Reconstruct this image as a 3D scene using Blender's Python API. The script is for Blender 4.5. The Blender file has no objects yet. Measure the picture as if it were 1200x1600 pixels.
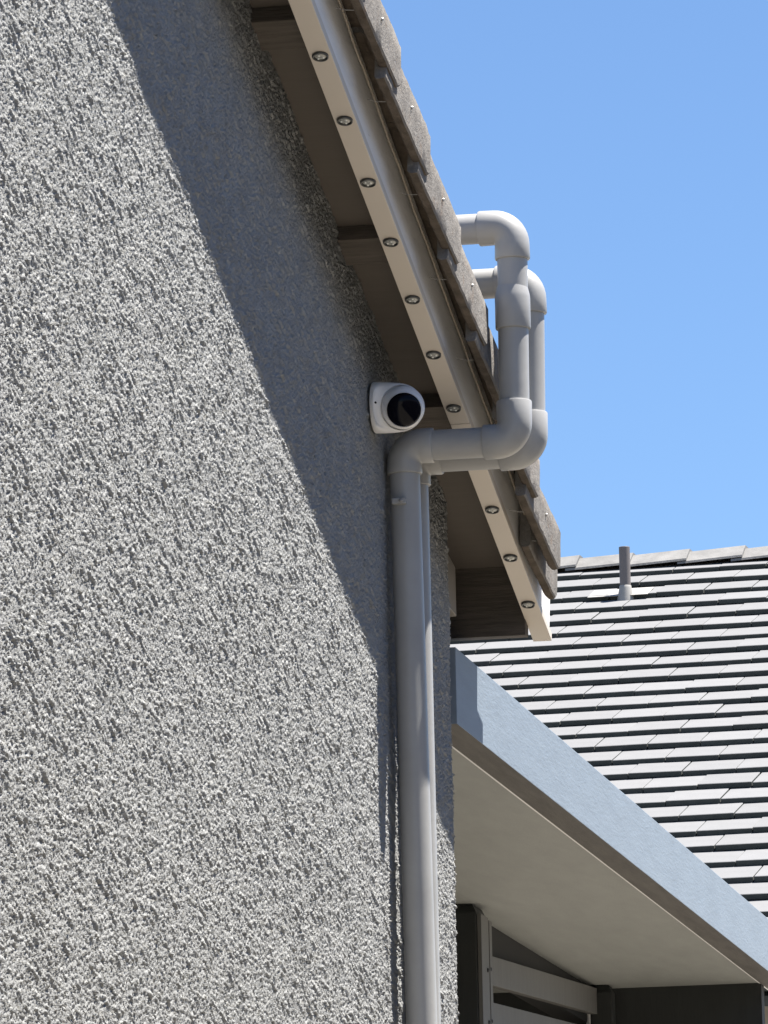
import bpy, bmesh, math, random
import numpy as np
from mathutils import Vector, Matrix, noise as mnoise

random.seed(7)
rng = np.random.default_rng(11)
scene = bpy.context.scene
col = scene.collection

# ------------------------------------------------------------------ camera
cam_d = bpy.data.cameras.new('camera')
cam_d.sensor_fit = 'VERTICAL'
cam_d.sensor_height = 24.0
cam_d.lens = 135.0
cam_d.clip_start = 0.1
cam_d.clip_end = 2000.0
cam_o = bpy.data.objects.new('camera', cam_d)
col.objects.link(cam_o)
RT, UP, BK = (0.9825, 0.1851, -0.0200), (0.0526, -0.1730, 0.9835), (0.1785, -0.9674, -0.1797)
CAM = Vector((2.0240, 0.0, 1.6))
m = Matrix.Identity(4)
for i in range(3):
    m[i][0], m[i][1], m[i][2], m[i][3] = RT[i], UP[i], BK[i], CAM[i]
cam_o.matrix_world = m
scene.camera = cam_o

# ------------------------------------------------------------------ light
SUN = Vector((1.0, 0.42, 2.95)).normalized()          # towards the sun
SUN_EL = math.asin(SUN.z)
SUN_AZ = math.atan2(SUN.x, SUN.y)
world = bpy.data.worlds.new('World')
scene.world = world
world.use_nodes = True
wn = world.node_tree.nodes
wn.clear()
sky = wn.new('ShaderNodeTexSky')
sky.sky_type = 'NISHITA'
sky.sun_disc = False
sky.sun_elevation = SUN_EL
sky.sun_rotation = SUN_AZ
sky.altitude = 800
sky.air_density = 1.0
sky.dust_density = 0.0
sky.ozone_density = 8.0
bg = wn.new('ShaderNodeBackground')
bg.inputs['Strength'].default_value = 0.05
out = wn.new('ShaderNodeOutputWorld')
world.node_tree.links.new(sky.outputs[0], bg.inputs[0])
world.node_tree.links.new(bg.outputs[0], out.inputs[0])
sun_d = bpy.data.lights.new('sun', 'SUN')
sun_d.energy = 5.0
sun_d.angle = math.radians(0.53)
sun_d.color = (1.0, 0.955, 0.89)
sun_o = bpy.data.objects.new('sun', sun_d)
col.objects.link(sun_o)
sun_o.rotation_euler = SUN.to_track_quat('Z', 'Y').to_euler()
sun_o.location = (20, 10, 40)
scene.view_settings.view_transform = 'Standard'
scene.view_settings.look = 'None'
scene.view_settings.gamma = 1.0
scene.view_settings.use_curve_mapping = False
scene.view_settings.exposure = 1.75
scene.render.engine = 'CYCLES'

# ------------------------------------------------------------------ helpers
def tag(o, label=None, cat=None, group=None, kind=None):
    if label: o['label'] = label
    if cat: o['category'] = cat
    if group: o['group'] = group
    if kind: o['kind'] = kind
    return o

def empty(name, loc, label=None, cat=None, group=None):
    o = bpy.data.objects.new(name, None)
    o.empty_display_size = 0.1
    o.location = loc
    col.objects.link(o)
    bpy.context.view_layer.update()
    return tag(o, label, cat, group)

def link(name, me, mat=None, parent=None, smooth=False):
    o = bpy.data.objects.new(name, me)
    col.objects.link(o)
    if mat is not None:
        me.materials.append(mat)
    if smooth:
        me.polygons.foreach_set('use_smooth', [True] * len(me.polygons))
    if parent is not None:
        attach(o, parent)
    return o

def world_loc(o):
    v = Vector(o.location)
    return v + world_loc(o.parent) if o.parent else v

def attach(o, parent):
    """parent keeping world placement (all parents here are unrotated)"""
    w = world_loc(o)
    o.parent = parent
    o.location = w - world_loc(parent)

def pydata(name, verts, faces):
    me = bpy.data.meshes.new(name)
    me.from_pydata([tuple(v) for v in verts], [], faces)
    me.update()
    return me

def fix_normals(me):
    bm = bmesh.new(); bm.from_mesh(me)
    bmesh.ops.recalc_face_normals(bm, faces=bm.faces)
    bm.to_mesh(me); bm.free()
    return me

def box_mesh(name, x0, x1, y0, y1, z0, z1, bev=0.0):
    bm = bmesh.new()
    bmesh.ops.create_cube(bm, size=1.0)
    for v in bm.verts:
        v.co = Vector((x0 + (v.co.x + .5) * (x1 - x0), y0 + (v.co.y + .5) * (y1 - y0), z0 + (v.co.z + .5) * (z1 - z0)))
    if bev:
        bmesh.ops.bevel(bm, geom=bm.edges[:], offset=bev, segments=2, affect='EDGES', profile=0.6)
    me = bpy.data.meshes.new(name); bm.to_mesh(me); bm.free()
    return me

def prism_mesh(name, pts, vec, bev=0.0):
    """polygon of 3D points extruded along vec"""
    bm = bmesh.new()
    a = [bm.verts.new(p) for p in pts]
    b = [bm.verts.new(Vector(p) + Vector(vec)) for p in pts]
    bm.faces.new(a); bm.faces.new(b[::-1])
    n = len(pts)
    for i in range(n):
        bm.faces.new((a[i], b[i], b[(i + 1) % n], a[(i + 1) % n]))
    bmesh.ops.recalc_face_normals(bm, faces=bm.faces)
    if bev:
        bmesh.ops.bevel(bm, geom=bm.edges[:], offset=bev, segments=2, affect='EDGES', profile=0.6)
    me = bpy.data.meshes.new(name); bm.to_mesh(me); bm.free()
    return me

def rings_mesh(name, rings, cap=True):
    n = len(rings[0])
    verts = [p for r in rings for p in r]
    faces = []
    for i in range(len(rings) - 1):
        for j in range(n):
            faces.append((i*n+j, i*n+(j+1) % n, (i+1)*n+(j+1) % n, (i+1)*n+j))
    if cap:
        faces.append(tuple(range(n))[::-1])
        faces.append(tuple(range((len(rings)-1)*n, len(rings)*n)))
    return fix_normals(pydata(name, verts, faces))

def sweep(name, path, radii, seg=28, cap=True):
    path = [Vector(p) for p in path]
    tang = []
    for i in range(len(path)):
        a = path[max(i-1, 0)]; b = path[min(i+1, len(path)-1)]
        # coincident stations (radius steps): look further out
        k = 1
        while (b - a).length < 1e-6:
            k += 1; a = path[max(i-k, 0)]; b = path[min(i+k, len(path)-1)]
        tang.append((b - a).normalized())
    u = tang[0].orthogonal().normalized()
    rings = []
    for p, t, r in zip(path, tang, radii):
        u = (u - t * u.dot(t)).normalized()
        w = t.cross(u)
        rings.append([p + (u * math.cos(2*math.pi*j/seg) + w * math.sin(2*math.pi*j/seg)) * r for j in range(seg)])
    return rings_mesh(name, rings, cap)

def smooth_angle(o, deg=35):
    me = o.data
    me.polygons.foreach_set('use_smooth', [True] * len(me.polygons))
    try:
        me.set_sharp_from_angle(angle=math.radians(deg))
    except Exception:
        pass

# ------------------------------------------------------------------ materials
def mat_new(name, color, rough=0.7, var=0.0, var_scale=6.0, bump=0.0, bump_scale=120.0, spec=0.35, stretch=(1, 1, 1),
            spots=None, metal=0.0, rand=0.0, coord='Object', detail=5.0):
    mt = bpy.data.materials.new(name)
    mt.use_nodes = True
    nt = mt.node_tree; N = nt.nodes; L = nt.links
    b = N['Principled BSDF']
    b.inputs['Roughness'].default_value = rough
    b.inputs['Metallic'].default_value = metal
    b.inputs['Specular IOR Level'].default_value = spec
    tc = N.new('ShaderNodeTexCoord'); mp = N.new('ShaderNodeMapping')
    mp.inputs['Scale'].default_value = stretch
    L.new(tc.outputs[coord], mp.inputs['Vector'])
    cur = None
    def rgb(c):
        r = N.new('ShaderNodeRGB'); r.outputs[0].default_value = (*c, 1); return r.outputs[0]
    cur = rgb(color)
    if var:
        n1 = N.new('ShaderNodeTexNoise'); n1.inputs['Scale'].default_value = var_scale; n1.inputs['Detail'].default_value = detail
        n1.inputs['Roughness'].default_value = 0.65
        L.new(mp.outputs[0], n1.inputs['Vector'])
        mr = N.new('ShaderNodeMapRange'); mr.inputs[1].default_value = 0.3; mr.inputs[2].default_value = 0.7
        mr.inputs[3].default_value = 1 - var; mr.inputs[4].default_value = 1 + var
        L.new(n1.outputs[0], mr.inputs[0])
        mx = N.new('ShaderNodeVectorMath'); mx.operation = 'SCALE'
        L.new(cur, mx.inputs[0]); L.new(mr.outputs[0], mx.inputs['Scale'])
        cur = mx.outputs[0]
    if rand:
        oi = N.new('ShaderNodeObjectInfo')
        mr = N.new('ShaderNodeMapRange'); mr.inputs[3].default_value = 1 - rand; mr.inputs[4].default_value = 1 + rand
        L.new(oi.outputs['Random'], mr.inputs[0])
        mx = N.new('ShaderNodeVectorMath'); mx.operation = 'SCALE'
        L.new(cur, mx.inputs[0]); L.new(mr.outputs[0], mx.inputs['Scale'])
        cur = mx.outputs[0]
    for sp in (spots or []):
        # sp = (colour, scale, threshold, softness, amount)
        n2 = N.new('ShaderNodeTexNoise'); n2.inputs['Scale'].default_value = sp[1]; n2.inputs['Detail'].default_value = 6
        n2.inputs['Roughness'].default_value = 0.7
        L.new(mp.outputs[0], n2.inputs['Vector'])
        mr = N.new('ShaderNodeMapRange'); mr.inputs[1].default_value = sp[2]; mr.inputs[2].default_value = sp[2] + sp[3]
        mr.inputs[3].default_value = 0; mr.inputs[4].default_value = sp[4]
        L.new(n2.outputs[0], mr.inputs[0])
        mix = N.new('ShaderNodeMix'); mix.data_type = 'RGBA'
        L.new(mr.outputs[0], mix.inputs[0]); L.new(cur, mix.inputs[6]); mix.inputs[7].default_value = (*sp[0], 1)
        cur = mix.outputs[2]
    L.new(cur, b.inputs['Base Color'])
    if bump:
        n3 = N.new('ShaderNodeTexNoise'); n3.inputs['Scale'].default_value = bump_scale; n3.inputs['Detail'].default_value = 6
        n3.inputs['Roughness'].default_value = 0.65
        L.new(mp.outputs[0], n3.inputs['Vector'])
        bp = N.new('ShaderNodeBump'); bp.inputs['Strength'].default_value = 1.0; bp.inputs['Distance'].default_value = bump
        L.new(n3.outputs[0], bp.inputs['Height']); L.new(bp.outputs[0], b.inputs['Normal'])
    return mt

M = {}
M['stucco'] = mat_new('stucco', (0.290, 0.292, 0.286), 0.95, var=0.10, var_scale=14, bump=0.0020, bump_scale=300, spec=0.15,
                      spots=[((0.16, 0.135, 0.11), 22, 0.66, 0.10, 0.35), ((0.335, 0.34, 0.34), 60, 0.6, 0.1, 0.4)])
M['trim'] = mat_new('taupe_trim_paint', (0.098, 0.084, 0.071), 0.75, var=0.04, var_scale=9, bump=0.0006, bump_scale=40, stretch=(1, 6, 6))
M['beam'] = mat_new('rough_sawn_taupe', (0.085, 0.072, 0.060), 0.8, var=0.30, var_scale=10, bump=0.002, bump_scale=30, stretch=(0.8, 9, 9))
M['fascia'] = mat_new('fascia_paint', (0.74, 0.725, 0.70), 0.55, var=0.05, var_scale=10, bump=0.0008, bump_scale=55, stretch=(4, 1, 4),
                      spots=[((0.34, 0.30, 0.26), 16, 0.64, 0.1, 0.5)])
M['channel'] = mat_new('beige_channel', (0.57, 0.51, 0.435), 0.45, var=0.03, var_scale=3)
M['tile'] = mat_new('weathered_rake_tile', (0.185, 0.172, 0.157), 0.92, var=0.28, var_scale=26, bump=0.003, bump_scale=150, rand=0.08, spec=0.2,
                    spots=[((0.19, 0.13, 0.09), 30, 0.56, 0.14, 0.55), ((0.27, 0.265, 0.255), 48, 0.57, 0.09, 0.5), ((0.07, 0.055, 0.045), 20, 0.63, 0.08, 0.6)])
M['tile_shaded'] = mat_new('shade_brown_tile', (0.098, 0.080, 0.064), 0.95, var=0.35, var_scale=24, bump=0.003, bump_scale=110, spec=0.15,
                         spots=[((0.05, 0.035, 0.026), 18, 0.58, 0.1, 0.6)])  # shade under the rake tiles, put into the colour
M['tail'] = mat_new('taupe_tail_paint', (0.22, 0.20, 0.175), 0.7, var=0.1, var_scale=9, bump=0.0006, bump_scale=40)
M['pvc'] = mat_new('painted_pvc', (0.330, 0.327, 0.318), 0.36, var=0.09, var_scale=5, bump=0.0003, bump_scale=60, spec=0.4,
                   spots=[((0.17, 0.155, 0.14), 12, 0.68, 0.08, 0.35)])
M['white'] = mat_new('white_plastic', (0.78, 0.78, 0.78), 0.35, var=0.02, var_scale=5)
M['blackglass'] = mat_new('black_lens', (0.004, 0.004, 0.007), 0.05, spec=0.10)
M['dark'] = mat_new('dark_plastic', (0.02, 0.02, 0.022), 0.5)
M['chrome'] = mat_new('dull_nickel', (0.10, 0.10, 0.095), 0.35, metal=0.8, var=0.1, var_scale=200)
M['lens'] = mat_new('clear_lens', (0.34, 0.34, 0.31), 0.12, spec=0.8, var=0.45, var_scale=260)
M['bead'] = mat_new('led_bead', (0.85, 0.85, 0.78), 0.08, spec=1.0)
M['cable'] = mat_new('beige_cable', (0.27, 0.23, 0.18), 0.6)
M['wire'] = mat_new('galvanised_wire', (0.30, 0.29, 0.28), 0.45, metal=0.2)
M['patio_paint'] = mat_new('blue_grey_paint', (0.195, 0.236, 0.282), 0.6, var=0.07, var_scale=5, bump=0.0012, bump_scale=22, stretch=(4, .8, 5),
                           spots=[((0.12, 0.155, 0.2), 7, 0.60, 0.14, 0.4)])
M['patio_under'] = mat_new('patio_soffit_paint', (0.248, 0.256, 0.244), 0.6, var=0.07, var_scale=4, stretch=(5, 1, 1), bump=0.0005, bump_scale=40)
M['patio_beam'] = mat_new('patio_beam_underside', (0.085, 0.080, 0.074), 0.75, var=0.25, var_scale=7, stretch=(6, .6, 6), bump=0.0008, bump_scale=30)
M['post_dark'] = mat_new('shade_dark_paint', (0.026, 0.028, 0.027), 0.6, var=0.1, var_scale=8, stretch=(5, 5, .6), bump=0.0005, bump_scale=40)  # near-black stands in for the deep shade on the post fronts
M['post'] = mat_new('post_paint', (0.115, 0.112, 0.106), 0.6, var=0.1, var_scale=8, stretch=(5, 5, .6), bump=0.0005, bump_scale=40)
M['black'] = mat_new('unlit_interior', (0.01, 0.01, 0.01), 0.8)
M['far_tile'] = mat_new('pale_flat_tile', (0.166, 0.167, 0.170), 0.85, var=0.06, var_scale=5, rand=0.05, bump=0.002, bump_scale=60, spec=0.2,
                        spots=[((0.14, 0.138, 0.143), 3.5, 0.55, 0.2, 0.4)])
M['far_butt'] = mat_new('shade_dark_butts', (0.040, 0.046, 0.044), 0.9, var=0.25, var_scale=9, rand=0.12)  # dark colour stands in for the shade on the butt faces
M['far_cap'] = mat_new('grey_ridge_tile', (0.17, 0.167, 0.162), 0.85, var=0.2, var_scale=6, rand=0.1, bump=0.003, bump_scale=50)
M['vent'] = mat_new('grey_vent_pipe', (0.14, 0.125, 0.12), 0.6, var=0.1, var_scale=12)
M['flash'] = mat_new('pale_flashing', (0.30, 0.29, 0.27), 0.6, var=0.1, var_scale=10)
M['ground'] = mat_new('pale_concrete_yard', (0.24, 0.218, 0.185), 0.9, var=0.15, var_scale=1.5, bump=0.004, bump_scale=30)
M['far_wall'] = mat_new('far_stucco', (0.25, 0.235, 0.21), 0.95, var=0.08, var_scale=3, bump=0.004, bump_scale=60)

# ------------------------------------------------------------------ rake frame
SL = math.radians(16.151)
Rv = Vector((0, math.cos(SL), -math.sin(SL)))
Tv = Vector((0, math.sin(SL), math.cos(SL)))
B0 = Vector((0, 9.731, 4.237))                       # under the first lamp, in the wall plane
def rk(s, n, h): return B0 + Rv * s + Vector((n, 0, 0)) + Tv * h
def rbox(name, s0, s1, n0, n1, h0, h1, bev=0.0):
    pts = [rk(s0, n0, h0), rk(s0, n1, h0), rk(s0, n1, h1), rk(s0, n0, h1)]
    return prism_mesh(name, pts, Rv * (s1 - s0), bev)

CORNER_Y = 11.705
H_SOF = 0.112
S_TOP = -4.35                                        # the ridge of the house, behind the camera's view

# ------------------------------------------------------------------ ground
g = pydata('ground', [(-300, -300, 0), (300, -300, 0), (300, 300, 0), (-300, 300, 0)], [(0, 1, 2, 3)])
g = link('ground', g, M['ground']); tag(g, kind='structure')

# ------------------------------------------------------------------ unseen house, added to shade the yard and hide the low sky
opp = empty('sky_blocker_house', (8, 3, 0), 'unseen taupe house added across the side yard to block low sky', 'house')
link('wall', box_mesh('wall', 4.7, 13, -9, 15, 0, 4.4), M['far_wall'], opp)
link('eave', box_mesh('eave', 4.35, 13.3, -9.4, 15.4, 4.4, 4.55), M['trim'], opp)
link('roof', prism_mesh('roof', [(4.3, -9.4, 4.56), (13.4, -9.4, 4.56), (8.85, -9.4, 6.2)], (0, 24.8, 0)), M['far_cap'], opp)

# ------------------------------------------------------------------ house
house = empty('house', (-2, 8, 0), 'grey rough stucco house gable with taupe eave and worn rake tiles, filling the left', 'house')

# plain masonry body a little behind the dashed coat
ridge = rk(S_TOP, 0, H_SOF)
low = CORNER_Y - 0.012
zc = B0.z + (B0.y - low) * math.tan(SL) + H_SOF / math.cos(SL) - 0.01
back_y = 2 * ridge.y - low
body = prism_mesh('wall_core', [(-0.014, low, 0.01), (-0.014, low, zc), (-0.014, ridge.y, ridge.z - 0.01), (-0.014, back_y, zc), (-0.014, back_y, 0.01)], (-6.0, 0, 0))
link('wall_core', body, M['stucco'], house)

def stucco_sheet():
    """The dashed stucco coat as real relief: gable face, rounded corner and a strip of the return wall."""
    dy, dz = 0.0038, 0.0023
    y0, y1 = 7.25, CORNER_Y
    rad = 0.012
    flat = y1 - rad - y0
    arc = rad * math.pi / 2
    ret = 0.12
    us = np.arange(0, flat + arc + ret, dy)
    z0, z1 = 2.25, 5.08
    zs = np.arange(z0, z1, dz)
    nu, nz = len(us), len(zs)
    fu = np.fft.fftfreq(nu, dy)[:, None]; fz = np.fft.fftfreq(nz, dz)[None, :]
    def band(lu, lz, bw=0.45, ang=0.0):
        c, s = math.cos(ang), math.sin(ang)
        a = (fu * c + fz * s) * lu; b = (-fu * s + fz * c) * lz
        q = np.sqrt(a * a + b * b) + 1e-9
        filt = np.exp(-(np.log(q) ** 2) / (2 * bw * bw))
        w = np.fft.fft2(rng.standard_normal((nu, nz)))
        r = np.real(np.fft.ifft2(w * filt))
        return r / r.std()
    sg = lambda q: 1.0 / (1.0 + np.exp(-q))
    n_small = band(0.0078, 0.0050, 0.28)
    n_mid = band(0.0115, 0.0086, 0.38)
    n_nod = band(0.0150, 0.0100, 0.40)
    n_pit = band(0.0120, 0.0110, 0.40)
    n_rid = band(0.055, 0.0110, 0.42, -0.42)
    n_rid2 = band(0.110, 0.0200, 0.42, -0.34)
    n_rid3 = band(0.040, 0.0100, 0.42, -0.55)
    n_pat = band(0.30, 0.20, 0.5)
    n_big = band(0.35, 0.25, 0.5)
    plate = sg((n_mid + 0.60 + 0.20 * n_pat) / 0.18)             # flat dashes with sharp little hollows between
    h = 0.0014 * plate + 0.00085 * n_small + 0.0006 * n_big
    h += 0.0012 * sg((n_nod - 1.35) / 0.15)                      # thrown lumps
    h += (0.0019 + 0.0005 * n_pat) * sg((n_rid - 1.55) / 0.14)   # dragged slanting ridges
    h += 0.0014 * sg((n_rid3 - 1.60) / 0.14)
    h += 0.0026 * sg((n_rid2 - 1.45 - 0.3 * n_pat) / 0.18)
    h -= 0.0042 * sg((n_pit - 1.25) / 0.12)                      # pinholes
    h -= 0.0026
    # position / normal along u
    px = np.zeros(nu); py = np.zeros(nu); nx = np.zeros(nu); ny = np.zeros(nu)
    for i, u in enumerate(us):
        if u < flat: px[i], py[i], nx[i], ny[i] = 0, y0 + u, 1, 0
        elif u < flat + arc:
            a = (u - flat) / rad
            px[i] = -rad + rad * math.cos(a); py[i] = y1 - rad + rad * math.sin(a); nx[i], ny[i] = math.cos(a), math.sin(a)
        else: px[i], py[i], nx[i], ny[i] = -rad - (u - flat - arc), y1, 0, 1
    X = px[:, None] + nx[:, None] * h; Y = py[:, None] + ny[:, None] * h
    Zg = np.broadcast_to(zs[None, :], (nu, nz))
    co = np.stack([X, Y, Zg], -1).reshape(-1, 3)
    # quads, clipped along the rake
    top = B0.z + (B0.y - Y) * math.tan(SL) + (H_SOF + 0.02) / math.cos(SL)
    keep = Zg[:-1, :-1] < top[:-1, :-1]
    ii, jj = np.nonzero(keep)
    a = ii * nz + jj
    quads = np.stack([a, a + nz, a + nz + 1, a + 1], -1)
    used = np.zeros(nu * nz, bool); used[quads.ravel()] = True
    remap = np.cumsum(used) - 1
    co = co[used]; quads = remap[quads]
    me = bpy.data.meshes.new('stucco_wall')
    me.vertices.add(len(co)); me.vertices.foreach_set('co', co.astype(np.float32).ravel())
    nq = len(quads)
    me.loops.add(nq * 4); me.loops.foreach_set('vertex_index', quads.astype(np.int32).ravel())
    me.polygons.add(nq)
    me.polygons.foreach_set('loop_start', np.arange(0, nq * 4, 4, dtype=np.int32))
    me.polygons.foreach_set('loop_total', np.full(nq, 4, dtype=np.int32))
    me.polygons.foreach_set('use_smooth', np.ones(nq, bool))
    me.update(calc_edges=True)
    return me
link('stucco_wall', stucco_sheet(), M['stucco'], house)

# roof deck: sheathing whose painted underside is the open soffit, plus the far slope
RIDGE_S = S_TOP
deck = rbox('roof_deck', RIDGE_S, 2.36, -6.4, 0.109, H_SOF, H_SOF + 0.045)
roof = link('roof', deck, M['trim'], house)
back_deck = prism_mesh('roof_back_slope', [rk(RIDGE_S, -6.4, H_SOF), rk(RIDGE_S, 0.109, H_SOF), rk(RIDGE_S, 0.109, H_SOF + .045), rk(RIDGE_S, -6.4, H_SOF + .045)],
                       Vector((0, -math.cos(SL), -math.sin(SL))) * 6.6)
link('roof_slope', back_deck, M['tile'], roof)
# field tiles of the roof: lapped courses behind the rake tiles
for k in range(20):
    s1 = 2.395 - k * 0.335
    s0 = s1 - 0.37
    me = prism_mesh('tile_course', [rk(s0, 0.085, H_SOF + .047), rk(s1, 0.085, H_SOF + .068), rk(s1, 0.085, H_SOF + .046 + .044), rk(s0, 0.085, H_SOF + .049 + .018)], (-6.4, 0, 0))
    link('tile_course', me, M['tile'], roof)

# rake fascia board and the taupe pieces under the overhang
fas = rbox('rake_fascia', RIDGE_S, 2.455, 0.112, 0.1485, 0.0185, 0.156, 0.0015)
link('rake_fascia', fas, M['fascia'], house)
for s_low, wid in ((0.105, 0.100), (0.915, 0.100), (1.62, 0.100), (-0.86, 0.092), (-1.75, 0.092)):
    o = link('outlooker', rbox('outlooker', s_low - wid, s_low, -0.02, 0.112, H_SOF - 0.031, H_SOF - 0.0005, 0.002), M['beam'], house)
ef = box_mesh('eave_fascia', -6.4, 0.1115, 12.0, 12.038, 3.546, 3.704, 0.002)
link('eave_fascia', ef, M['beam'], house)
rt = prism_mesh('rafter_tail', [(-0.055, 11.60, 3.575), (-0.055, 11.80, 3.560), (-0.055, 11.80, 3.665), (-0.055, 11.60, 3.70)], (0.052, 0, 0), 0.002)
link('rafter_tail', rt, M['tail'], house)
for k in range(1, 9):
    y_end = 11.98
    rt = prism_mesh('rafter_tail', [(-0.04 - .6*k, 11.70, 3.60), (-0.04 - .6*k, y_end, 3.56), (-0.04 - .6*k, y_end, 3.66), (-0.04 - .6*k, 11.70, 3.735)], (-0.04, 0, 0))
    link('rafter_tail', rt, M['trim'], house)

# rake tiles: L-shaped trim pieces, each lapped over the next lower one
def rake_tile(tip_s, tip_n, tip_h, length=0.40, lean_n=0.009, lean_h=0.014, seed=0):
    rr = random.Random(seed)
    st = 26
    rings = []
    for i in range(st):
        t = i / (st - 1)                       # 0 head .. 1 butt
        s = tip_s - length * (1 - t)
        n = tip_n - lean_n * (1 - t)
        b = tip_h - lean_h * (1 - t)
        H = 0.106 - 0.012 * max(0, (t - 0.93) / 0.07) ** 1.6 + 0.002 * math.sin(t * 5 + seed)
        b += 0.010 * max(0, (t - 0.95) / 0.05) ** 1.8      # rounded lower tip
        s -= 0.0
        w = 0.021 * (1 - 0.45 * max(0, (t - 0.93) / 0.07) ** 1.5)
        Fl = max(H, 0.187 - b)
        prof = [(-0.003, 0.0), (0, 0.004), (0.0005, 0.3 * H), (0, 0.6 * H), (-0.001, H - 0.013), (-0.006, H - 0.004), (-0.016, H),
                (-0.036, Fl), (-0.105, Fl), (-0.105, Fl - 0.018), (-0.048, Fl - 0.019), (-w - .002, H - 0.03), (-w, 0.4 * H), (-w, 0.005), (-w + .004, 0.0), (-w * .5, -0.001)]
        ring = []
        for j, (a, c) in enumerate(prof):
            p = rk(s, n + a, b + c)
            q = p * 38 + Vector((seed * 9.1, 0, 0))
            q2 = p * 130
            d = mnoise.noise(q) * 0.0010 + mnoise.noise(q2) * 0.0010
            p += Vector((d, 0, 0)) + Tv * (mnoise.noise(q + Vector((5, 5, 5))) * 0.0010 + mnoise.noise(q2 + Vector((3, 1, 5))) * 0.0012)
            ring.append(p)
        rings.append(ring)
    return rings_mesh('rake_tile', rings)

tips = []
for s_t, h_t in ((-2.53, .206), (-2.215, .197), (-1.90, .188), (-1.585, .179), (-1.27, .170), (-0.955, .161), (-0.64, .152), (-0.325, .143), (-0.01, .134), (0.300, .125), (0.606, .1155), (0.934, .106),
                 (1.250, .097), (1.565, .088), (1.881, .078), (2.194, .066)):
    n_t = .2156 + .002 * (s_t - .36)
    tips.append((s_t, n_t - (.006 if s_t > 2.1 else 0), h_t - 2.9 * (n_t - .205)))
tips.append((2.335, .183, .026))
for i, (s, n, h) in enumerate(tips):
    o = link('rake_tile', rake_tile(s, n, h, length=0.40 if i < 16 else 0.30, seed=i + 1), M['tile'], roof)
    o.data.materials.append(M['tile_shaded'])
    for f in o.data.polygons:          # darker brown paints shade onto the underside and back of the hanging leg
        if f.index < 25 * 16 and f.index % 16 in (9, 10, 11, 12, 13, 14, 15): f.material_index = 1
    smooth_angle(o, 32)
    # nail: head and shank of the fixing in the outer face
    p = rk(s - 0.175 + random.uniform(-.01, .01), n - 0.0085, h + 0.048)
    nl = sweep('nail', [p, p + Vector((.006, 0, 0)), p + Vector((.0061, 0, 0)), p + Vector((.0085, 0, -.001))], [.0018, .0018, .0036, .0032], 10)
    link('nail', nl, M['wire'], roof)
    # tie wire bridging the gap below the lap
    if i > 7:
        q0 = rk(s - 0.285, 0.150, h + 0.012); q1 = rk(s - 0.275, 0.183, h + 0.010)
        tw = sweep('tie_wire', [q0, (q0 + q1) / 2 + Vector((0, 0, -.002)), q1], [.0008] * 3, 6)
        link('tie_wire', tw, M['wire'], roof)

# cable tucked along the top of the fascia, drooping between the tiles
cab = empty('cable', rk(0, .155, .12), 'thin beige cable drooping in the gap between rake fascia and tiles', 'cable')
pts = []
for i in range(140):
    s = -0.8 + 3.1 * i / 139
    nxt = min(tips, key=lambda t: abs(t[0] - 0.18 - s))
    ph = (s - (nxt[0] - 0.18)) / 0.16
    droop = -0.020 * math.exp(-ph * ph)
    pts.append(rk(s, 0.1555 + 0.006 * math.exp(-ph * ph) + .0015 * mnoise.noise(Vector((s * 9, 0, 0))), 0.124 - 0.018 * (s) / 2 + droop + .004 * mnoise.noise(Vector((s * 14, 3, 0)))))
o = link('cable_run', sweep('cable_run', pts, [.0022] * len(pts), 8), M['cable'], cab, True)

# ------------------------------------------------------------------ light channel
LP = 0.2286
chan = empty('light_channel', rk(0, .13, 0), 'beige aluminium lighting channel with round puck lamps under the sloping rake fascia', 'light track')
link('channel', rbox('channel', -1.4, 1.443, 0.1100, 0.1500, 0.0, 0.018, 0.0012), M['channel'], chan)
link('channel', rbox('channel', 1.4455, 2.477, 0.1102, 0.1503, 0.0002, 0.018, 0.0012), M['channel'], chan)
def lathe_on(name, c, ax, prof, seg=28):
    """prof: list of (distance along ax, radius)"""
    ax = Vector(ax).normalized(); u = ax.orthogonal().normalized(); w = ax.cross(u)
    rings = [[Vector(c) + ax * d + (u * math.cos(2*math.pi*j/seg) + w * math.sin(2*math.pi*j/seg)) * r for j in range(seg)] for d, r in prof]
    return rings_mesh(name, rings)
c0 = rk(0, .13, 0)
dn = -Tv
rim_me = lathe_on('puck_light', (0, 0, 0), dn, [(-.001, .0148), (.0035, .0150), (.0048, .0142), (.0048, .0122), (.0030, .0118), (.0012, .0112)])
lens_me = lathe_on('lens', (0, 0, 0), dn, [(.0009, .0112), (.0020, .0108), (.0034, .0085), (.0042, .0050), (.0044, .0012)])
bead_me = lathe_on('led_bead', (0, 0, 0), dn, [(.0028, .0020), (.0040, .0022), (.0054, .0016), (.0058, .0005)], 12)
rim_me.materials.append(M['chrome']); lens_me.materials.append(M['lens']); bead_me.materials.append(M['bead'])
for me in (rim_me, lens_me, bead_me): me.polygons.foreach_set('use_smooth', [True] * len(me.polygons))
for k in range(-4, 11):
    p = rk(k * LP, .1300, 0)
    rim = bpy.data.objects.new('puck_light', rim_me); col.objects.link(rim); rim.location = p; attach(rim, chan)
    ln = bpy.data.objects.new('lens', lens_me); col.objects.link(ln); ln.location = p; attach(ln, rim)
    a0 = random.uniform(0, 6.28)
    for q in range(3):
        a = a0 + q * 2.094
        bd = bpy.data.objects.new('led_bead', bead_me); col.objects.link(bd)
        bd.location = p + Vector((math.cos(a) * .0058, 0, 0)) + Rv * (math.sin(a) * .0058); attach(bd, rim)

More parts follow.
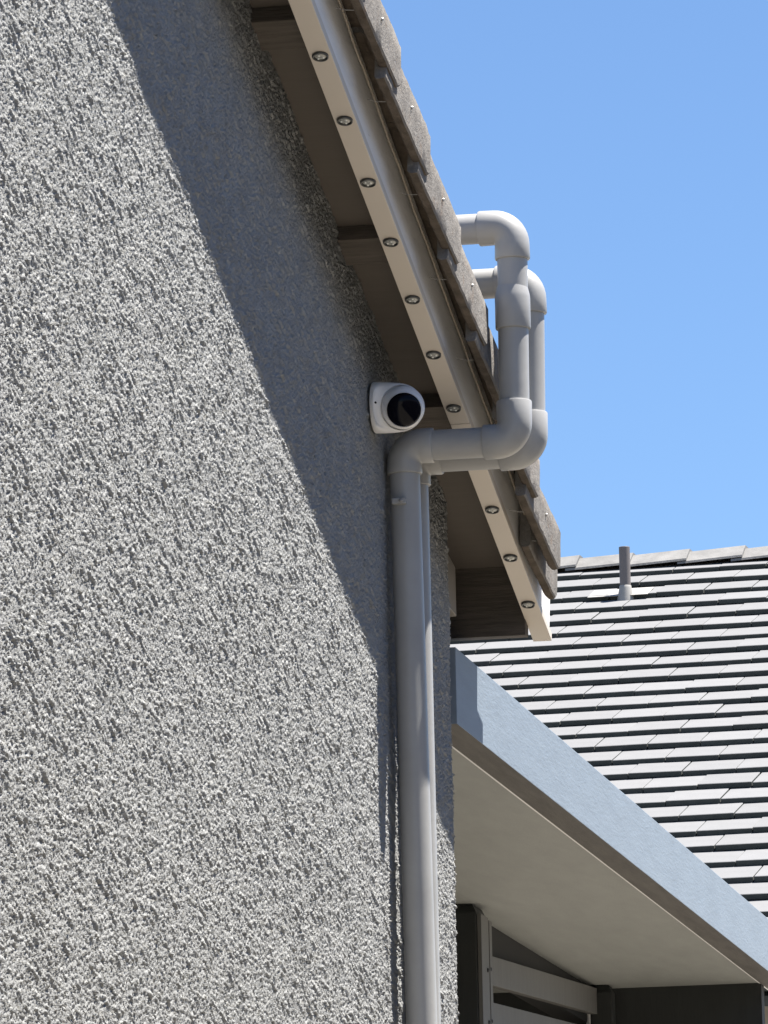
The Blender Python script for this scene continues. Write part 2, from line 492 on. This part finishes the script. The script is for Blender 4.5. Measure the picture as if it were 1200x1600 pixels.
# ------------------------------------------------------------------ pool pipes
PR, SR = 0.0302, 0.0352
def arc_pts(c, a, b, r, n=10):
    """corner at c, arriving from direction a (unit, pointing back) leaving to b; fillet radius r"""
    a = Vector(a); b = Vector(b); c = Vector(c)
    o = c + a * r + b * r
    return [o - b * r * math.cos(t) - a * r * math.sin(t) for t in [math.pi / 2 * i / n for i in range(n + 1)]]
def elbow(name, c, a, b, la, lb, r=0.036):
    c = Vector(c); a = Vector(a).normalized(); b = Vector(b).normalized()
    arc = arc_pts(c, a, b, r)
    path = [c + a * la, c + a * (la - .0005), c + a * (la - .003)] + arc + [c + b * (lb - .003), c + b * (lb - .0005), c + b * lb]
    rad = [PR + .001, SR - .0012, SR] + [SR - .0006] * len(arc) + [SR, SR - .0012, PR + .001]
    return sweep(name, path, rad, 36)
def pipe_run(root, y, xw, xr, z_run, z_top, coupling, tail_x, lean=0.010):
    X, Z = Vector((1, 0, 0)), Vector((0, 0, 1))
    # (corner points)
    w_top = Vector((xw, y, z_run)); r_bot = Vector((xr, y, z_run + .0)); r_top = Vector((xr + .004, y, z_top))
    def add(n, me):
        o = link(n, me, M['pvc'], root); smooth_angle(o, 40); return o
    add('pipe', sweep('pipe', [(xw + lean, y, 0.3), (xw, y, z_run - .04)], [PR, PR], 36))
    add('pipe', sweep('pipe', [(xw + .04, y, z_run), (xr - .04, y, z_run)], [PR, PR], 36))
    add('pipe', sweep('pipe', [(xr, y, z_run + .04), (xr + .004, y, z_top - .04)], [PR, PR], 36))
    add('pipe', sweep('pipe', [(xr - .03, y, z_top), (tail_x, y, z_top + .004)], [PR, PR], 36))
    add('elbow', elbow('elbow', w_top, -Z, X, .056, .060))
    add('elbow', elbow('elbow', r_bot, -X, Z, .062, .080))
    add('elbow', elbow('elbow', r_top, -Z, -X, .067, .066))
    if coupling:
        zc_ = coupling
        xx = xr + .002
        add('coupling', sweep('coupling', [(xx, y, zc_), (xx, y, zc_ + .0006), (xx, y, zc_ + .003), (xx, y, zc_ + .062), (xx + .0002, y, zc_ + .070), (xx, y, zc_ + .082), (xx, y, zc_ + .086)],
                                  [PR + .001, SR - .001, SR, SR, SR - .0012, PR + .0012, PR + .0004], 36))
front = empty('pool_pipe', (.037, 11.0, 0.3), 'nearer grey plastic pipe bending out round the eave, with a coupling on its riser', 'pipe', 'pipes climbing the wall and over the eave')
pipe_run(front, 11.0, .037, .2590, 3.772, 4.204, 3.996, -.9, .035)
back = empty('pool_pipe', (.036, 11.10, 0.3), 'farther grey plastic pipe, mostly hidden behind its twin and lower over the roof', 'pipe', 'pipes climbing the wall and over the eave')
pipe_run(back, 11.10, .036, .2745, 3.767, 4.114, None, -.9, .005)
# strap tab of the clamp that holds the nearer pipe
st = box_mesh('strap_tab', .016, .045, 11.0 - .0385, 11.0 - .0265, 3.651, 3.664, .003)
link('strap_tab', st, M['pvc'], front)
sw = lathe_on('strap_screw', (.035, 11.0 - .0385, 3.6575), (0, -1, 0), [(0, .004), (.002, .0042), (.0035, .002)], 12)
link('strap_screw', sw, M['wire'], front)

# ------------------------------------------------------------------ security camera
YC, ZC = 10.862, 3.826
turret = empty('security_camera', (0.006, YC, ZC), 'white turret security camera with black round lens window, mounted under the eave', 'camera')
look = Vector((0.50, -0.84, -0.16)).normalized()
ball = Vector((0.064, YC - .016, ZC - .006))
rings = []
seg = 48
# stations from wall plate to collar: bend the ring normal from +X to the look direction
ax0 = Vector((1, 0, 0))
stn = [(0.0, .0495), (0.03, .0505), (0.25, .0505), (0.5, .0500), (0.75, .0490), (0.92, .0476), (0.99, .0462), (1.0, .0450), (0.97, .0440), (0.80, .0436)]
collar_c = ball - look * 0.006
base_c = Vector((0.004, YC, ZC))
for t, r in stn:
    d = ax0.lerp(look, t * t * (3 - 2 * t) if t < .9 else 1.0).normalized()
    c = base_c.lerp(collar_c, t)
    u = Vector((0, 0, 1)) - d * d.z; u.normalize(); w = d.cross(u)
    rings.append([c + (u * math.cos(2*math.pi*j/seg) + w * math.sin(2*math.pi*j/seg)) * r for j in range(seg)])
o = link('housing', rings_mesh('housing', rings), M['white'], turret); smooth_angle(o, 40)
br = 0.0428
prof = []
for i in range(18):
    a = -1.2 + (math.radians(37) + 1.2) * i / 17
    prof.append((br * math.sin(a), br * math.cos(a)))
prof += [(br * math.sin(math.radians(38.5)) , .0342), (br * math.sin(math.radians(38.5)) - .0015, .0332), (br * math.sin(math.radians(38.5)) - .002, .025)]
eye = Vector((0.24, -0.92, -0.37)).normalized()
o = link('eyeball', lathe_on('eyeball', ball, eye, prof, 48), M['white'], turret); smooth_angle(o, 40)
d0 = br * math.sin(math.radians(38.5))
o2 = link('lens_window', lathe_on('lens_window', ball, eye, [(d0 - .006, .0333), (d0 + .0004, .0333), (d0 + .0036, .0300), (d0 + .0075, .0215), (d0 + .0100, .0115), (d0 + .0107, .001)], 48), M['blackglass'], turret, True)
sc = lathe_on('housing_screw', base_c + Vector((.012, -.0500, 0.0)), (0, -1, 0), [(-.002, .0022), (.0006, .0022), (.0009, .001)], 12)
link('housing_screw', sc, M['dark'], turret)

# ------------------------------------------------------------------ patio cover
patio = empty('patio_cover', (-.6, 14.6, 0), 'patio cover with pale blue-grey side beam and light ceiling beyond the stucco corner', 'patio cover')
zb, zt = 3.326, 3.489
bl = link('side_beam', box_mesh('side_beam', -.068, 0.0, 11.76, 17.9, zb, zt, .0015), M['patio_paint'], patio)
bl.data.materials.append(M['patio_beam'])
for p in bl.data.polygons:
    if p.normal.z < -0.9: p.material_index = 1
link('ceiling_panel', box_mesh('ceiling_panel', -3.2, -.0775, 11.73, 17.56, zb + .006, zb + .03), M['patio_under'], patio)
link('ceiling_trim', box_mesh('ceiling_trim', -.0770, -.0690, 11.76, 17.9, zb + .004, zb + .03), M['white'], patio)
link('roof_panel', box_mesh('roof_panel', -3.3, -.07, 11.76, 17.9, zt - .06, zt - .004), M['post_dark'], patio)
link('end_beam', box_mesh('end_beam', -3.2, -.0705, 17.5605, 17.63, 2.2, zb + .05), M['post_dark'], patio)
# posts
def post(x1, y0, w, top, mat):
    me = box_mesh('post', x1 - w, x1, y0, y0 + w, 0, top - .02, .004)
    o = link('post', me, mat, patio)
    cap = prism_mesh('post_cap', [(x1 - w + .004, y0 + .004, top - .021), (x1 - .001, y0 + .001, top - .021), (x1 - .012, y0 + .012, top), (x1 - w + .012, y0 + .012, top)], (0, w - .006, 0))
    o2 = link('post_cap', cap, mat, o)
    return o
p1 = post(-.535, 15.10, .16, zb + .004, M['post_dark'])
link('side_board', box_mesh('side_board', -.534, -.523, 15.106, 15.222, 0.1, zb - .022, .001), M['post'], p1)  # lighter than the post: its sky-lit side put into the colour
link('side_board', box_mesh('side_board', -.534, -.521, 15.224, 15.262, 0.1, zb - .028, .001), M['post'], p1)
p2 = post(-.513, 17.42, .067, zb + .004, M['post_dark'])
for zz in (3.16, 3.02, 2.92):
    for yy in (15.19, 15.235):
        bh = lathe_on('bolt', (-.5235, yy, zz + (yy - 15.19) * .15), (1, 0, 0), [(0, .006), (.003, .006), (.005, .003)], 12)
        link('bolt', bh, M['dark'], p1)
# header behind the posts and rails leaning up between them
link('header', box_mesh('header', -.66, -.588, 15.27, 17.4, 3.215, zb + .005), M['black'], patio)  # blackened to paint the soft shade of the recess
link('shade_backing', box_mesh('shade_backing', -1.2, -1.14, 12.4, 17.56, 0.2, zb + .0055), M['black'], patio)  # black sheet added to fill the rail gap with shade
def rail(za, zb_, hgt):
    pts = [(-.585, 15.265, za), (-.585, 17.50, zb_), (-.585, 17.50, zb_ - hgt), (-.585, 15.265, za - hgt)]
    return link('rail', prism_mesh('rail', pts, (.025, 0, 0), .0015), M['post'], patio)
rail(3.2185, 3.3255, .080)
rail(3.0915, 3.1985, .080)
link('trim_strip', box_mesh('trim_strip', -.592, -.581, 17.40, 17.419, 2.2, zb - .01), M['fascia'], patio)

# ------------------------------------------------------------------ neighbouring house
PHI = math.radians(22.62)
TH = math.radians(3.3)
e1 = Vector((math.cos(TH), -math.sin(TH), 0))
e2 = Vector((-math.sin(TH), -math.cos(TH), 0))
dwn = e2 * math.cos(PHI) + Vector((0, 0, -math.sin(PHI)))
nrm = e2 * math.sin(PHI) + Vector((0, 0, math.cos(PHI)))
P0 = Vector((-2.995, 39.5, 8.471))                   # ridge line, on the tile surface
EX, TW, TT, TLN = 0.343, 0.330, 0.0345, 0.405
NR = 30
far = empty('neighbour_house', (-3, 43, 0), 'neighbouring house with low roof of pale flat tiles beyond the patio cover', 'house')
def rp(a, d, h): return P0 + e1 * a + dwn * d + nrm * h
eave_d = NR * EX
bw = (rp(-12, eave_d - .5, -.1), rp(12, eave_d - .5, -.1))
zed = bw[0].z
wl = []
A, Bq = rp(-11.4, eave_d - .6, 0), rp(9.4, eave_d - .6, 0)
dep = -e2 * 17.0
me = prism_mesh('wall', [Vector((A.x, A.y, 0)), Vector((Bq.x, Bq.y, 0)), Vector((Bq.x, Bq.y, zed)), Vector((A.x, A.y, zed))], dep)
link('wall', me, M['far_wall'], far)
slab = prism_mesh('roof', [rp(-12, .02, -.10), rp(10, .02, -.10), rp(10, .02, -.045), rp(-12, .02, -.045)], dwn * (eave_d - .05))
froof = link('roof', slab, M['far_butt'], far)
dwnb = -e2 * math.cos(PHI) + Vector((0, 0, -math.sin(PHI)))
slab2 = prism_mesh('roof_slope', [rp(-12, -.02, -.10), rp(10, -.02, -.10), rp(10, -.02, -.03), rp(-12, -.02, -.03)], dwnb * (eave_d))
link('roof_slope', slab2, M['far_cap'], froof)
# one flat tile: local x = width, y = down the slope, z = normal; tilted by its lap
tilt = math.atan2(TT, EX)
bm = bmesh.new()
bmesh.ops.create_cube(bm, size=1.0)
for v in bm.verts:
    v.co = Vector((v.co.x * (TW - .0055), v.co.y * TLN, v.co.z * TT))
bmesh.ops.bevel(bm, geom=[e for e in bm.edges], offset=.003, segments=1, affect='EDGES')
for f in bm.faces:
    f.material_index = 0 if f.normal.z > 0.5 else 1  # all faces but the top take the shade-dark colour
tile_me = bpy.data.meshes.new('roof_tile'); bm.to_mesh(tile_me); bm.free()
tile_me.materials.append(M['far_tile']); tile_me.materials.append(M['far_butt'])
def cam_px(p):
    v = Vector(p) - CAM
    x, y, z = v.dot(Vector(RT)), v.dot(Vector(UP)), -v.dot(Vector(BK))
    return 600 + x / z * 9000, 800 - y / z * 9000
frame = Matrix((e1, dwn, nrm)).transposed().to_4x4()
rest_v, rest_f = [], []
bvs = [v.co.copy() for v in tile_me.vertices]; bfs = [tuple(p.vertices) for p in tile_me.polygons]
bmi = [p.material_index for p in tile_me.polygons]
rest_mi = []
n_obj = 0
for r in range(NR):
    off = (0.5 if r % 2 else 0.0) + random.uniform(-.06, .06)
    for c in range(-36, 30):
        a = (c + off) * TW
        if not -11.9 < a < 9.9: continue
        d_butt = (r + 1) * EX + random.uniform(-.003, .003)
        # the butt's top edge rides one tile thickness above the deck; head on the deck
        mid = d_butt - math.cos(tilt) * TLN / 2
        hgt = -TT * .5 + (TLN / 2) * math.sin(tilt) - TT * .5 + .004
        pos = rp(a + random.uniform(-.002, .002), mid, hgt + random.uniform(-.003, .004))
        mw = frame @ Matrix.Rotation(tilt + random.uniform(-.004, .004), 4, 'X') @ Matrix.Rotation(random.uniform(-.004, .004), 4, 'Z') @ Matrix.Rotation(random.uniform(-.006, .006), 4, 'Y')
        mw.translation = pos
        px, py = cam_px(pos)
        seen = 640 < px < 1290 and py < 1045 + (px - 750) * .8656 + 40
        if seen and n_obj < 300:
            o = bpy.data.objects.new('roof_tile', tile_me); col.objects.link(o)
            mw2 = mw.copy(); mw2.translation = pos - Vector(far.location)
            o.parent = froof
            froof_w = Vector(far.location) + Vector(froof.location)
            mw2.translation = pos - froof_w
            o.matrix_basis = mw2
            n_obj += 1
        else:
            b = len(rest_v)
            rest_v += [mw @ v for v in bvs]
            rest_f += [tuple(i + b for i in f) for f in bfs]
            rest_mi += bmi
me = pydata('roof_tiles', rest_v, rest_f)
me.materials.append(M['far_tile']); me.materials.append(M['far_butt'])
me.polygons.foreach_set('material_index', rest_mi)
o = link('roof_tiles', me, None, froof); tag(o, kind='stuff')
print('far tiles as objects', n_obj)
# ridge tiles, lapped to the left, each butt lifted at its right end
for c in range(-26, 22):
    a1 = c * 0.392 + 0.30 + random.uniform(-.01, .01)
    if not -11.8 < a1 < 9.8: continue
    a0 = a1 - 0.46
    hw = 0.155
    def sec(a, lift, t=0.0):
        rg = P0 + e1 * a + Vector((0, 0, 1)) * (lift + .026)
        k = math.sin(PHI) / math.cos(PHI)
        zz = Vector((0, 0, 1))
        return [rg + e2 * .205 - zz * .078, rg + e2 * .200 - zz * .062, rg + e2 * .055 + zz * .028, rg - e2 * .055 + zz * .028, rg - e2 * .200 - zz * .062, rg - e2 * .205 - zz * .078,
                rg - e2 * .180 - zz * .074, rg - e2 * .05 + zz * .002, rg + e2 * .05 + zz * .002, rg + e2 * .180 - zz * .074]
    me = rings_mesh('ridge_tile', [sec(a0, .000 + random.uniform(-.003, .003)), sec(a1, .026 + random.uniform(-.003, .004))])
    link('ridge_tile', me, M['far_cap'], froof)
# vent pipe with lead flashing
vb = rp(-.375, 1.03, .0)
vt = empty('vent_pipe', vb, 'short grey vent pipe with pale flashing standing on the neighbouring tiled roof', 'vent pipe')
o = link('pipe', lathe_on('pipe', vb - Vector((0, 0, .1)), (0, 0, 1), [(0, .038), (.10, .038), (.455, .038), (.457, .036), (.457, .033), (.40, .032)], 24), M['vent'], vt); smooth_angle(o, 40)
o = link('flashing_cone', lathe_on('flashing_cone', vb - Vector((0, 0, .03)), (0, 0, 1), [(0, .062), (.03, .058), (.10, .043), (.115, .041), (.118, .039)], 24), M['flash'], vt); smooth_angle(o, 40)
me = prism_mesh('flashing_sheet', [rp(-.375 - .26, .80, .012), rp(-.375 + .16, .80, .012), rp(-.375 + .16, 1.06, .026), rp(-.375 - .26, 1.06, .026)], nrm * .004)
link('flashing_sheet', me, M['flash'], vt)
